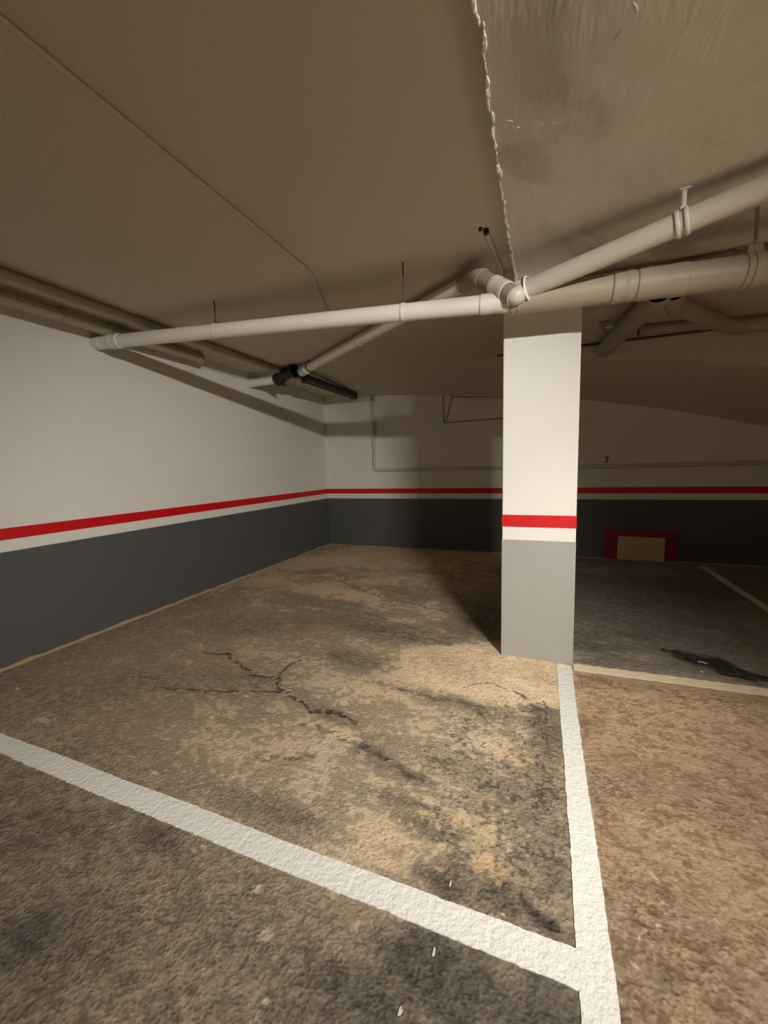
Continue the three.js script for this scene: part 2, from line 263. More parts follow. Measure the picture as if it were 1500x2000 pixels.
// cracks and drag marks
const CK = [0.045, 0.037, 0.028], DP = [0.085, 0.066, 0.055];
crack([[-2.42, 2.25], [-2.25, 2.28], [-1.81, 2.10], [-1.66, 2.13], [-1.68, 2.28], [-1.64, 2.38]], 0.024, CK, 0.8, 0.4);
crack([[-1.66, 2.13], [-1.60, 2.04], [-1.48, 1.99]], 0.04, CK, 0.85, 0.4);
crack([[-2.34, 1.76], [-1.99, 1.84], [-1.55, 1.98], [-1.48, 1.99]], 0.02, CK, 0.7, 0.4);
crack([[-1.47, 1.95], [-1.34, 1.94], [-1.25, 1.88], [-1.13, 1.90], [-1.03, 1.90], [-0.95, 1.86]], 0.024, CK, 0.8, 0.4);
crack([[-1.22, 1.76], [-1.02, 1.74], [-0.81, 1.69], [-0.67, 1.66], [-0.54, 1.60], [-0.42, 1.59]], 0.026, CK, 0.6, 0.3);
crack([[-1.28, 1.45], [-1.14, 1.50], [-1.02, 1.55]], 0.02, CK, 0.6, 0.3);
crack([[-1.04, 2.28], [-0.82, 2.26], [-0.58, 2.22], [-0.40, 2.25]], 0.03, CK, 0.5, 0.2);
crack([[-0.07, 1.235], [-0.01, 1.195], [0.05, 1.17], [0.1, 1.14]], 0.03, CK, 0.8, 0.3);
crack([[-0.45, 2.42], [-0.3, 2.5], [-0.15, 2.48], [-0.05, 2.38], [0.06, 2.36]], 0.011, CK, 0.8, 0.3);
crack([[-0.25, 2.3], [-0.1, 2.26], [0.02, 2.3], [0.05, 2.22]], 0.011, CK, 0.8, 0.3); crack([[-0.1, 2.42], [0.0, 2.30], [0.07, 2.30], [0.03, 2.40]], 0.011, CK, 0.8, 0.3);
crack([[-2.3, 4.3], [-1.63, 3.91], [-1.07, 3.75], [-0.7, 3.6]], 0.03, DP, 0.6, 0.1); crack([[-1.7, 3.5], [-1.3, 3.3], [-0.7, 3.1]], 0.022, DP, 0.6, 0.1); crack([[-1.6, 3.3], [-1.2, 3.1], [-0.6, 2.98]], 0.02, DP, 0.6, 0.1); crack([[-1.5, 3.2], [-0.9, 2.95]], 0.02, DP, 0.6, 0.1);
crack([[-0.2, 2.2], [-0.18, 1.75], [-0.15, 1.35]], 0.02, [0.6, 0.43, 0.28], 0.4, 0);
for (const dx of [0, 0.045, 0.1]) crack([[0.35, 2.0 - dx], [0.9, 1.75 - dx], [1.3, 1.6 - dx]], 0.012, [0.22, 0.14, 0.09], 0.6, 0.1);

function bytes(fn) {
  const d = new Uint8Array(FW * FH * 4);
  for (let k = 0; k < FW * FH; k++) { fn(k, d, 4 * k); d[4 * k + 3] = 255; }
  const t = new THREE.DataTexture(d, FW, FH, THREE.RGBAFormat); t.magFilter = t.minFilter = THREE.LinearFilter; t.needsUpdate = true; return t;
}
const clampB = (x) => Math.max(0, Math.min(255, Math.round(x)));
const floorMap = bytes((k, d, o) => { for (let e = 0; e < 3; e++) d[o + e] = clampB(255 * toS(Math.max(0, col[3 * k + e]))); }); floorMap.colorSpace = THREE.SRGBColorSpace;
const floorBump = bytes((k, d, o) => { d[o] = d[o + 1] = d[o + 2] = clampB(255 * (0.2 + 0.7 * hgt[k])); });
const floorRough = bytes((k, d, o) => { d[o] = 255; d[o + 1] = clampB(255 * rgh[k]); d[o + 2] = 0; });
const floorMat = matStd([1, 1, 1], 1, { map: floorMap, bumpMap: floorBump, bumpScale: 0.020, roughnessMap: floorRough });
const plainFloorMat = matStd([1, 1, 1], 0.88, { map: dataTex(512, 512, (u, v) => { const n = pfbm(u, v, 5, 7, 44), h = pfbm(u, v, 64, 3, 52), m = 0.42 + 0.62 * n + 0.55 * (h - 0.5) + 0.35 * sst(0.5, 0.62, n); return [0.335 * m, 0.268 * m, 0.19 * m]; }, true), bumpMap: plasterBump, bumpScale: 0.006 });
plainFloorMat.map.repeat.set(0.4, 0.4);
{
  const f = struct('floor', merge([boxGeo(XL - 0.2, XR + 0.2, -0.25, -0.02, ZB - 0.2, ZF + 0.2), boxGeo(XL, XR, -0.02, 0, -FZ0, ZF), boxGeo(FX1, XR, -0.02, 0, ZB, -FZ0)]), plainFloorMat);
  // the screed in view, one sheet on the slab, uneven by a few millimetres
  const NX = 160, NZ = 160, pos = [], uv = [], idx = [];
  for (let j = 0; j <= NZ; j++) for (let i = 0; i <= NX; i++) {
    const v = j / NZ, x = Math.max(XL, FX0 + (FX1 - FX0) * i / NX), z = Math.min(-ZB, zOf(v));
    pos.push(x, -0.0015 + 0.0012 * fbm(x * 3, z * 3, 3, 120), -z); uv.push((x - FX0) / (FX1 - FX0), vOf(z));
    if (i < NX && j < NZ) { const a = j * (NX + 1) + i, b = a + 1, c = a + NX + 1, d = c + 1; idx.push(a, b, d, a, d, c); }
  }
  const g = new THREE.BufferGeometry(); g.setAttribute('position', new THREE.Float32BufferAttribute(pos, 3)); g.setAttribute('uv', new THREE.Float32BufferAttribute(uv, 2)); g.setIndex(idx); g.computeVertexNormals();
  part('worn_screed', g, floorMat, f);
}

// ---------------------------------------------------------------- walls with painted bands
const RED0 = 0.9435, RED1 = 1.028, GREY = 0.8557, TH = 0.2, PT2 = 0.002;
function wall(name, x0, x1, z0, z1, nx, nz) {
  const w = struct(name, boxGeo(x0, x1, 0, SLAB + 0.3, z0, z1), M.wall);
  const band = (y0, y1) => nx ? boxGeo(nx > 0 ? x1 : x0 - PT2, nx > 0 ? x1 + PT2 : x0, y0, y1, z0, z1) : boxGeo(x0, x1, y0, y1, nz > 0 ? z1 : z0 - PT2, nz > 0 ? z1 + PT2 : z0);
  const p = part('grey_band', band(0, GREY), M.slate, w); p.userData.label = 'dark grey painted lower band';
  const q = part('red_stripe', band(RED0, RED1), M.red, w); q.userData.label = 'thin red painted stripe';
  return w;
}
wall('wall_left', XL - TH, XL, ZB, ZF, 1, 0);
wall('wall_back', XL - TH, XR + TH, ZB - TH, ZB, 0, 1);
wall('wall_right', XR, XR + TH, ZB, ZF, -1, 0);
wall('wall_front', XL - TH, XR + TH, ZF, ZF + TH, 0, -1);

// mortar fillet where floor and walls meet
function fillet(name, a, b, inward, r0) {
  const N = 220, pos = [], idx = [], d = b.clone().sub(a);
  for (let i = 0; i <= N; i++) {
    const p = a.clone().addScaledVector(d, i / N), s = i / N * d.length(), w = r0 * (0.55 + 0.9 * fbm(s * 7, r0 * 40, 4, 130)), h = r0 * (0.3 + 0.9 * fbm(s * 9 + 30, r0, 4, 134));
    pos.push(p.x, h, p.z, p.x + inward.x * w * 0.5, h * 0.4, p.z + inward.z * w * 0.5, p.x + inward.x * w, -0.002, p.z + inward.z * w);
    if (i < N) for (let e = 0; e < 2; e++) { const q = 3 * i + e; idx.push(q, q + 3, q + 1, q + 1, q + 3, q + 4); }
  }
  const g = new THREE.BufferGeometry(); g.setAttribute('position', new THREE.Float32BufferAttribute(pos, 3)); g.setIndex(idx); g.computeVertexNormals(); g.setAttribute('uv', new THREE.Float32BufferAttribute(pos.filter((_, i) => i % 3 !== 1), 2));
  return struct(name, g, M.mortar);
}
fillet('trim_1', V(XL + PT2, 0, -0.6), V(XL + PT2, 0, ZB), V(1, 0, 0), 0.024);
fillet('trim_2', V(XL, 0, ZB + PT2), V(2.9, 0, ZB + PT2), V(0, 0, 1), 0.016);

// ---------------------------------------------------------------- ceiling: flat slab, then the underside of a ramp that falls to the right
const ZJ = -5.10;
const frontDrop = (x) => Math.max(1.55, Math.min(SLAB, 2.587 - 0.199 * (x - 0.43)));
const HB = [[-3.7, 2.665], [-2.96, 2.632], [-2.04, 2.551], [-0.66, 2.430], [0.53, 2.262], [1.51, 2.054], [2.07, 1.909], [2.49, 1.781], [3.6, 1.5], [6, 1.4]];
function backDrop(x) { for (let i = 1; i < HB.length; i++) if (x <= HB[i][0]) { const [a, p] = HB[i - 1], [b, q] = HB[i]; return p + (q - p) * (x - a) / (b - a); } return 1.4; }
{
  const c = struct('ceiling', boxGeo(XL - TH, XR + TH, SLAB, SLAB + 0.3, ZJ, ZF + TH), M.slab);
  const NX = 90, NZ = 12, pos = [], uv = [], idx = [];
  const x0 = XL - 0.02, x1 = XR + 0.05;
  for (let i = 0; i <= NX; i++) {
    const x = x0 + (x1 - x0) * i / NX;
    for (let j = -1; j <= NZ; j++) {
      const t = Math.max(0, j) / NZ, y = j < 0 ? SLAB + 0.001 : frontDrop(x) + (backDrop(x) - frontDrop(x)) * t, z = ZJ + (ZB - 0.02 - ZJ) * t;
      pos.push(x, y, z); uv.push(x, j < 0 ? -z - (SLAB - frontDrop(x)) : -z);
      if (i < NX && j < NZ) { const a = i * (NZ + 2) + j + 1, b = a + 1, e = a + NZ + 2, f = e + 1; idx.push(a, b, e, b, f, e); }
    }
  }
  const g = new THREE.BufferGeometry(); g.setAttribute('position', new THREE.Float32BufferAttribute(pos, 3)); g.setAttribute('uv', new THREE.Float32BufferAttribute(uv, 2)); g.setIndex(idx);
  const h = g.toNonIndexed(); h.computeVertexNormals();
  const cap = boxGeo(XL - TH, XR + TH, SLAB + 0.01, SLAB + 0.3, ZB - TH, ZJ);
  const s = part('ramp_underside', merge([h, cap]), M.slab, c); s.userData.label = 'underside of a ramp falling to the right';
}

// ---------------------------------------------------------------- wide dropped beam with its broken plaster edge
const BX0 = -0.186, BX1 = 1.25, BZ1 = -2.94;
{
  const t = thing('ceiling_beam', 'wide low concrete beam with ragged chipped left edge running overhead to the pillar', 'beam', [0, 0, 0]);
  const NX = 60, NZ = 330, pos = [], uv = [], idx = [];
  const bx1 = (z) => BX1 - 0.63 * Math.max(0, Math.min(1, (z + 2.1) / 0.9));      // narrower away from the pillar, trimmed out of view to sharpen the lamp shadow
  const edge = (z) => BX0 + 0.012 * (fbm(z * 5, 3, 3, 150) - 0.5) + 0.010 * (vn(z * 26, 8, 154) - 0.5) + (hsh(Math.floor(z * 19), 5, 3) > 0.86 ? 0.008 : 0);
  for (let j = 0; j <= NZ; j++) for (let i = -1; i <= NX; i++) {
    const z = BZ1 + (ZF - BZ1) * (j / NZ) ** 1.6, e = edge(z), s = Math.max(0, i) / NX, x = e + (bx1(z) - e) * s ** 1.3;
    pos.push(i < 0 ? e - 0.004 : x, i < 0 ? SLAB + 0.002 : BEAM + 0.006 * (fbm(x * 4, z * 4, 3, 160) - 0.5) + (i === 0 ? 0.004 : 0), z); uv.push((x + 0.3) / 1.7, (z + 3.2) / 1.7);
    if (i < NX && j < NZ) { const a = j * (NX + 2) + i + 1, b = a + 1, c = a + NX + 2, d = c + 1; idx.push(a, b, d, a, d, c); }
  }
  const g = new THREE.BufferGeometry(); g.setAttribute('position', new THREE.Float32BufferAttribute(pos, 3)); g.setAttribute('uv', new THREE.Float32BufferAttribute(uv, 2)); g.setIndex(idx); g.computeVertexNormals();
  part('underside', g, beamMat, t);
  part('core', merge([boxGeo(BX0 + 0.03, 0.61, BEAM + 0.008, SLAB + 0.01, BZ1, ZF), boxGeo(0.61, BX1 - 0.005, BEAM + 0.008, SLAB + 0.01, BZ1, -2.12)]), M.slab, t);
  // broken lumps and curls of old paint along the arris
  const lumps = [];
  for (let n = 0; n < 210; n++) {
    const z = BZ1 + 0.02 + (n / 210) ** 1.5 * 2.6 + rnd() * 0.01, k = rnd(), q = (0.003 + 0.010 * k * k) * (n < 30 ? 1.35 : 1);
    const s = new THREE.IcosahedronGeometry(1, 1), p = s.attributes.position;
    for (let i = 0; i < p.count; i++) { const f = 0.7 + 0.6 * hsh(Math.round(p.getX(i) * 9) + 50, Math.round(p.getY(i) * 9) + 50, n + Math.round(p.getZ(i) * 9) + 20); p.setXYZ(i, p.getX(i) * f * q * 0.6, p.getY(i) * f * q * 0.45, p.getZ(i) * f * q * (1.4 + 2 * rnd() * 0 + 1.2 * k)); }
    s.computeVertexNormals(); s.translate(edge(z) + 0.001 + 0.002 * rnd(), BEAM - 0.001, z); lumps.push(s);
  }
  const e = part('plaster_edge', merge(lumps), matStd([0.84, 0.80, 0.72], 0.45), t); e.userData = { label: 'broken plaster and paint along the edge', kind: 'stuff' };  // lumps lightened to stand for raking light on the broken edge
  // scattered chips on the underside
  const chips = [];
  for (const [x, z, q, a] of [[-0.125, -1.62, 0.02, 0.6], [-0.10, -1.66, 0.012, 0.2], [-0.02, -1.68, 0.008, 0], [0.02, -1.69, 0.006, 0.3], [-0.09, -2.3, 0.006, 0], [-0.085, -2.36, 0.005, 1], [-0.06, -2.5, 0.005, 0], [0.21, -1.38, 0.03, 1.1], [0.18, -1.44, 0.03, 2.2], [0.56, -2.42, 0.03, 0.2], [-0.08, -2.72, 0.006, 0], [-0.14, -2.78, 0.012, 1.4]]) {
    const s = new THREE.IcosahedronGeometry(1, 1); s.scale(q * 0.6, 0.0015, q * 0.15); s.rotateY(a); s.translate(x, BEAM - 0.001, z); chips.push(s);
  }
  part('loose_paint', merge(chips), matStd([0.6, 0.53, 0.43], 0.5), t).userData = { label: 'flaking paint on the underside', kind: 'stuff' };
}

// ---------------------------------------------------------------- pillar
const PX0 = -0.2595, PX1 = 0.2178, PZ0 = -2.931, PZ1 = -4.0;  // depth stretched backwards so the pillar shadow covers more of the wall
{
  const cx = (PX0 + PX1) / 2, cz = (PZ0 + PZ1) / 2, w = PX1 - PX0, d = PZ0 - PZ1;
  const t = thing('concrete_pillar', 'deep white pillar with a red stripe and pale grey base standing in the middle', 'pillar', [cx, 0, cz]);
  const shaft = new RoundedBoxGeometry(w, SLAB + 0.04, d, 3, 0.008); shaft.translate(0, SLAB / 2, 0); part('shaft', uvBox(shaft), M.wall, t);
  const sleeve = (y0, y1, m, n, l) => { const g = new RoundedBoxGeometry(w + 0.003, y1 - y0, d + 0.003, 2, 0.0014); g.translate(0, (y0 + y1) / 2, 0); part(n, uvBox(g), m, t).userData.label = l; };
  sleeve(0, 0.864, M.grey, 'grey_band', 'light grey painted base'); sleeve(0.956, 1.041, M.red, 'red_stripe', 'bright red painted stripe');
}

// ---------------------------------------------------------------- floor markings, a few millimetres of ragged thick paint
function ragged(a, b, w, th, rag, k, wob = 0) {        // a, b: [x, z into the picture] on the centre line
  const L = Math.hypot(b[0] - a[0], b[1] - a[1]), N = Math.ceil(L / 0.008), dx = (b[0] - a[0]) / L, dz = (b[1] - a[1]) / L, nx = -dz, nz = dx, pos = [], idx = [], uv = [];
  for (let i = 0; i <= N; i++) {
    const s = i / N * L, e = [-1, 1].map((q) => q * w / 2 + rag * (fbm(s * 30, q * 7 + k, 3, 170) - 0.5) * 2 + rag * 0.8 * (vn(s * 90, q * 3 + k, 174) - 0.5) + wob * (vn(s * 2.2, q + k, 178) - 0.5));
    const cx = a[0] + dx * s, cz = a[1] + dz * s;
    for (const [o, y] of [[e[0], -0.002], [e[0] + 0.0012, th], [e[0] * 0.4 + e[1] * 0.6, th], [e[1] - 0.0012, th], [e[1], -0.002]]) { pos.push(cx + nx * o, y, -(cz + nz * o)); uv.push(cx + nx * o, cz + nz * o); }
    if (i < N) for (let q = 0; q < 4; q++) { const A = 5 * i + q; idx.push(A, A + 1, A + 6, A, A + 6, A + 5); }
  }
  const g = new THREE.BufferGeometry(); g.setAttribute('position', new THREE.Float32BufferAttribute(pos, 3)); g.setAttribute('uv', new THREE.Float32BufferAttribute(uv, 2)); g.setIndex(idx); const h = g.toNonIndexed(); h.computeVertexNormals(); return h;
}
solo('parking_line', ragged([0.162, 2.905], [0.157, -3.5], 0.094, 0.003, 0.003, 1, 0.004), linePaint, 'thick white painted line running from the foot of the pillar towards the camera', 'line marking', 'painted parking lines');
solo('parking_line', ragged([XL + 0.04, 1.083], [0.116, 1.077], 0.098, 0.0028, 0.003, 5, 0.012), linePaint, 'thick white painted line crossing the floor from the left wall to the long line', 'line marking', 'painted parking lines');
solo('floor_strip', ragged([0.222, 2.898], [5.1, 3.06], 0.095, 0.002, 0.006, 9, 0.015), oldLine, 'worn cream strip across the floor to the right of the pillar', 'floor strip');
solo('parking_line', ragged([1.965, 6.25], [1.955, 3.6], 0.085, 0.002, 0.006, 14, 0.02), fadedLine, 'faded narrow white line on the dark floor at the right', 'line marking', 'painted parking lines');

// ---------------------------------------------------------------- drain pipes
const rodMat = M.cable, shadedPipe = matStd([0.64, 0.60, 0.52], 0.45, { bumpMap: plasterBump, bumpScale: 0.0015 });  // slanting pipe: white pipe colour darkened as if out of direct light
// white pipe from the left wall to the pillar
const SH = (x, y, z, k = 0.965) => V(x * k, 1.4 + (y - 1.4) * k, z * k);
const W0 = V(XL, 2.535, -2.475), W1 = SH(-0.16, 2.372, -2.675), Wd = W1.clone().sub(W0);
const onW = (x) => lerp(W0, W1, (x - W0.x) / (W1.x - W0.x));
{
  const t = thing('drain_pipe', 'long white drain pipe hanging from the left wall across to the pillar', 'pipe', [0, 0, 0], 'drain pipes under the ceiling');
  part('pipe', rod(W0, W1, 0.053), M.pipe, t);
  part('socket', collar(onW(-3.44), onW(-3.2), 0.054, 0.11, 0.007), M.pipe, t); part('socket', collar(onW(-3.60), onW(-3.2), 0.053, 0.05, 0.004), M.pipe, t);
  part('socket', collar(onW(-0.36), W1, 0.054, 0.16, 0.004), M.pipe, t);
  for (const [x, top] of [[-3.46, SLAB], [-2.33, SLAB], [-0.84, SLAB]]) {
    const c = onW(x), h = part('hanger', ring(c, Wd, 0.0535, 0.022, 0.004), M.pipe, t);
    part('rod', rod(c.clone().setY(c.y + 0.055), c.clone().setY(top), 0.0045), rodMat, h);
    part('nut', rod(c.clone().setY(c.y + 0.052), c.clone().setY(c.y + 0.075), 0.011, 0.011, 6), rodMat, h);
  }
}
// large pipe past the pillar to the right
const G0 = SH(-0.20, 2.385, -2.69), G1 = SH(3.2, 2.25, -2.72), Gd = G1.clone().sub(G0), onG = (x) => lerp(G0, G1, (x - G0.x) / (G1.x - G0.x));
{
  const t = thing('drain_pipe', 'large cream waste pipe crossing the top of the pillar and running right', 'pipe', [0, 0, 0], 'drain pipes under the ceiling');
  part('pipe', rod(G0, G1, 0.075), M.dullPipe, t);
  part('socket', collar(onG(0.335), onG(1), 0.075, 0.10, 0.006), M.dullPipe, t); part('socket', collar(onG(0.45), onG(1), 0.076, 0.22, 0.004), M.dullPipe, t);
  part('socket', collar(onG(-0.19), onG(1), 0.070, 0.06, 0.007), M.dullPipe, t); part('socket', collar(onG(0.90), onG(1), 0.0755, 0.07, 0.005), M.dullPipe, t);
  const c = onG(0.945), h = part('hanger', ring(c, Gd, 0.0775, 0.03, 0.004), M.dullPipe, t);
  part('rod', rod(c.clone().setY(c.y + 0.07), c.clone().setY(BEAM), 0.008), M.metal, h); part('bracket', boxGeo(c.x - 0.03, c.x + 0.03, c.y + 0.075, c.y + 0.115, c.z - 0.012, c.z + 0.012), M.dullPipe, h);
}
// slanting white pipe under the beam
const D0 = SH(-0.115, 2.445, -2.715, 0.935), D1 = SH(0.842, 2.50, -2.245, 0.99), Dd = D1.clone().sub(D0), D2 = D1.clone().addScaledVector(Dd, 0.3), onD = (t) => D0.clone().addScaledVector(Dd, t);
{
  const t = thing('drain_pipe', 'white pipe slanting under the beam from the pillar top to the right edge', 'pipe', [0, 0, 0], 'drain pipes under the ceiling');
  part('pipe', rod(D0, D2, 0.050), shadedPipe, t); part('bend', bent([D2, D2.clone().addScaledVector(Dd, 0.08), V(1.75, D2.y - 0.01, -1.55), V(3.2, D2.y - 0.02, -0.9)], 0.050, 0.1, 60, 20), shadedPipe, t);
  part('collar', collar(onD(0.0), D1, 0.057, 0.024, 0.011), matStd([0.85, 0.83, 0.78], 0.4), t).userData.label = 'white rim, whitened further as if lit';  // rim colour raised to stand for the light catching it
  const c = onD(0.72);
  const h = part('clamp', merge([ring(c.clone().addScaledVector(Dd, -0.016), Dd, 0.0505, 0.016, 0.008), ring(c.clone().addScaledVector(Dd, 0.018), Dd, 0.0505, 0.016, 0.008)]), M.pipe, t);
  part('bracket', merge([rod(c.clone().setY(c.y + 0.05), c.clone().setY(BEAM - 0.001), 0.012), boxGeo(c.x - 0.022, c.x + 0.022, BEAM - 0.006, BEAM - 0.0005, c.z - 0.022, c.z + 0.022), boxGeo(c.x - 0.014, c.x + 0.014, c.y + 0.05, c.y + 0.064, c.z - 0.014, c.z + 0.014)]), M.pipe, h);
}
// junction in front of the pillar top, with its bend up to the far pipe
const J = SH(-0.172, 2.402, -2.675, 0.935), JB = SH(-0.405, 2.583, -2.735, 0.985), JE = V(-0.475, 2.60, -2.825);
{
  const t = thing('pipe_junction', 'bent pipe junction of grey fittings at the top left of the pillar', 'pipe fitting');
  part('branch', rod(J, JB, 0.053), M.dullPipe, t);
  part('elbow', bent([lerp(J, JB, 0.85), JB, JE.clone().add(V(-0.02, 0, -0.02))], 0.056, 0.07, 40, 24), M.dullPipe, t);
  part('coupling', collar(lerp(J, JB, 0.18), JB, 0.054, 0.13, 0.005), M.pipe, t).userData.label = 'white coupling, brighter as if lit';  // brighter pipe colour stands for the lit patch on the junction
  part('socket', collar(lerp(J, JB, 0.82), JB, 0.054, 0.03, 0.005), M.dullPipe, t);
  part('saddle', bent([lerp(J, JB, 0.2), J, lerp(J, D0, 0.5)], 0.051, 0.05, 40, 24), shadedPipe, t);
}
// pipe slanting away to the far left, ending in a black rubber bend
const S0 = JE.clone(), S1 = V(-2.70, 2.605, -4.36), Sd = S1.clone().sub(S0);
{
  const t = thing('drain_pipe', 'slim white pipe slanting away under the ceiling to the black bend', 'pipe', [0, 0, 0], 'drain pipes under the ceiling');
  part('pipe', rod(S0, S1, 0.049), M.pipe, t);
  part('collar', collar(S1.clone().addScaledVector(Sd, -0.02), S1.clone().addScaledVector(Sd, 0.1), 0.05, 0.19, 0.012), M.pipe, t);
  part('socket', collar(S0.clone().addScaledVector(Sd, -0.0), S1, 0.051, 0.06, 0.006), M.dullPipe, t);
  const c = lerp(S0, S1, 0.52), h = part('hanger', ring(c, Sd, 0.050, 0.02, 0.003), M.pipe, t); part('rod', rod(c.clone().setY(c.y + 0.045), c.clone().setY(SLAB), 0.005), M.conduit, h);
  const c2 = lerp(S0, S1, 0.955), h2 = part('hanger', ring(c2, Sd, 0.050, 0.02, 0.003), M.cable, t); part('rod', rod(c2.clone().setY(c2.y + 0.045), c2.clone().setY(SLAB), 0.007), M.cable, h2);
}
{
  const t = thing('rubber_elbow', 'black rubber pipe bend hanging in the far left ceiling corner', 'pipe fitting');
  const a = V(-2.84, 2.60, -4.345), b = V(-3.00, 2.60, -4.40), c = V(-3.20, 2.545, -4.47);
  part('bend', bent([a, b, c], 0.072, 0.16, 50, 24), M.black, t);
  part('clamp_band', ring(lerp(b, c, 0.85), c.clone().sub(b), 0.071, 0.05, 0.008), M.black, t); part('clamp_screw', rod(lerp(b, c, 0.55).add(V(0.03, -0.06, 0.0)), lerp(b, c, 0.55).add(V(0.03, -0.115, 0.0)), 0.022, 0.022, 12), M.black, t);
  part('clamp_band', ring(lerp(a, b, 0.1), b.clone().sub(a), 0.072, 0.03, 0.008), M.black, t);
  const u = thing('drain_pipe', 'short white pipe from the black bend into the left wall', 'pipe', [0, 0, 0], 'drain pipes under the ceiling');
  part('pipe', rod(V(-3.17, 2.555, -4.462), V(XL, 2.545, -4.46), 0.053), M.pipe, u); part('socket', collar(V(-3.57, 2.55, -4.461), V(XL, 2.545, -4.46), 0.054, 0.06, 0.006), M.pipe, u);
}
// long pipes in the corner of ceiling and left wall
{
  const t = thing('wall_pipe', 'long painted pipe under the ceiling along the left wall, outer of two', 'pipe', [0, 0, 0], 'pipes along the left wall');
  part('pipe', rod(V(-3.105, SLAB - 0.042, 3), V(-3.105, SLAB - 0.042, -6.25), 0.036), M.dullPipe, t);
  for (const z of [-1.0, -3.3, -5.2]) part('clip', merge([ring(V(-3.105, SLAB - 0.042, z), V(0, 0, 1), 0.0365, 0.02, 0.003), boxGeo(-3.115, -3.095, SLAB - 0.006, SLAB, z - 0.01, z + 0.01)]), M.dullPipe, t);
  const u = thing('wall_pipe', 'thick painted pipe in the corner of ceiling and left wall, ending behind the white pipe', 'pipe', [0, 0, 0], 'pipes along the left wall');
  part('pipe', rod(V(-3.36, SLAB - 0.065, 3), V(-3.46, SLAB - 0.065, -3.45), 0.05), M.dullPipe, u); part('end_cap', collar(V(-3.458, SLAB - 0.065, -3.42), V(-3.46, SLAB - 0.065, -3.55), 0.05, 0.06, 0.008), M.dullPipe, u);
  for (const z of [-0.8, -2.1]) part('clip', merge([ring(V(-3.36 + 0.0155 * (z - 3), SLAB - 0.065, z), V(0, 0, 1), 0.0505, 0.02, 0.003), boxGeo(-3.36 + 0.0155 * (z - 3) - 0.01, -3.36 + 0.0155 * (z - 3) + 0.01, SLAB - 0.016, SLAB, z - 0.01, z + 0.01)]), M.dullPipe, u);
}
// pipes behind the pillar on the right
{
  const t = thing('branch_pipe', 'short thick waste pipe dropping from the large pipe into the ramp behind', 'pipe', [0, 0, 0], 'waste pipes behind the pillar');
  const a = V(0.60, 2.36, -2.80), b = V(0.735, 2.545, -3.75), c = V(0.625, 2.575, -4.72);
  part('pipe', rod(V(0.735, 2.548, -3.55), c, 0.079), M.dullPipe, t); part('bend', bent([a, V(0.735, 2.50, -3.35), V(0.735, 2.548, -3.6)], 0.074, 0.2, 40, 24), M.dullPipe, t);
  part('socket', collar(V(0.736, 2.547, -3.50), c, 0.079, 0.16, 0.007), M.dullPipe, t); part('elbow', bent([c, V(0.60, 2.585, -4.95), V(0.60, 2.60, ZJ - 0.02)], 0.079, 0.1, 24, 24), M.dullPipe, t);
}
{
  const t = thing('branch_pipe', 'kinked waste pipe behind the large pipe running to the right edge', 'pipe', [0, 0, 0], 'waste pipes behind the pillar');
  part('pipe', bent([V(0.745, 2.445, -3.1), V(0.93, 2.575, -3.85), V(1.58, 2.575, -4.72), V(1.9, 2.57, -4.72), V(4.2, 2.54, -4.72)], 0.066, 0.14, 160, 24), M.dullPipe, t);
  part('socket', collar(V(0.93, 2.575, -3.84), V(1.58, 2.575, -4.72), 0.067, 0.10, 0.006), M.dullPipe, t); part('socket', collar(V(1.62, 2.575, -4.72), V(1.9, 2.57, -4.72), 0.067, 0.06, 0.006), M.dullPipe, t);
}
{
  const t = thing('branch_pipe', 'thin short pipe with capped end lying under the kinked pipe', 'pipe', [0, 0, 0], 'waste pipes behind the pillar');
  part('pipe', rod(V(0.88, 2.615, -4.60), V(1.40, 2.611, -4.65), 0.043), M.dullPipe, t); part('end_cap', collar(V(0.83, 2.615, -4.595), V(1.52, 2.61, -4.66), 0.044, 0.09, 0.010), M.dullPipe, t); part('socket', collar(V(1.34, 2.611, -4.645), V(1.52, 2.61, -4.66), 0.044, 0.05, 0.006), M.dullPipe, t);
}
{
  const t = thing('pipe_stub', 'small pale pipe stub on a bracket just behind the right side of the pillar', 'pipe');
  part('pipe', rod(V(0.51, 2.625, -4.37), V(0.585, 2.627, -4.37), 0.016), M.pipe, t); part('bracket', merge([boxGeo(0.495, 0.525, 2.61, SLAB, -4.385, -4.355), boxGeo(0.47, 0.55, SLAB - 0.008, SLAB, -4.40, -4.34)]), M.darkConduit, t);
  const u = thing('branch_pipe', 'long thin pipe lying above and behind the large waste pipe', 'pipe', [0, 0, 0], 'waste pipes behind the pillar');
  part('pipe', rod(V(0.24, 2.615, -3.24), V(3.5, 2.60, -3.26), 0.036), M.dullPipe, u); part('clip', merge([ring(V(1.10, 2.611, -3.245), V(1, 0, 0), 0.0365, 0.03, 0.005), boxGeo(1.08, 1.12, 2.64, SLAB - 0.001, -3.255, -3.235)]), M.dullPipe, u);
}

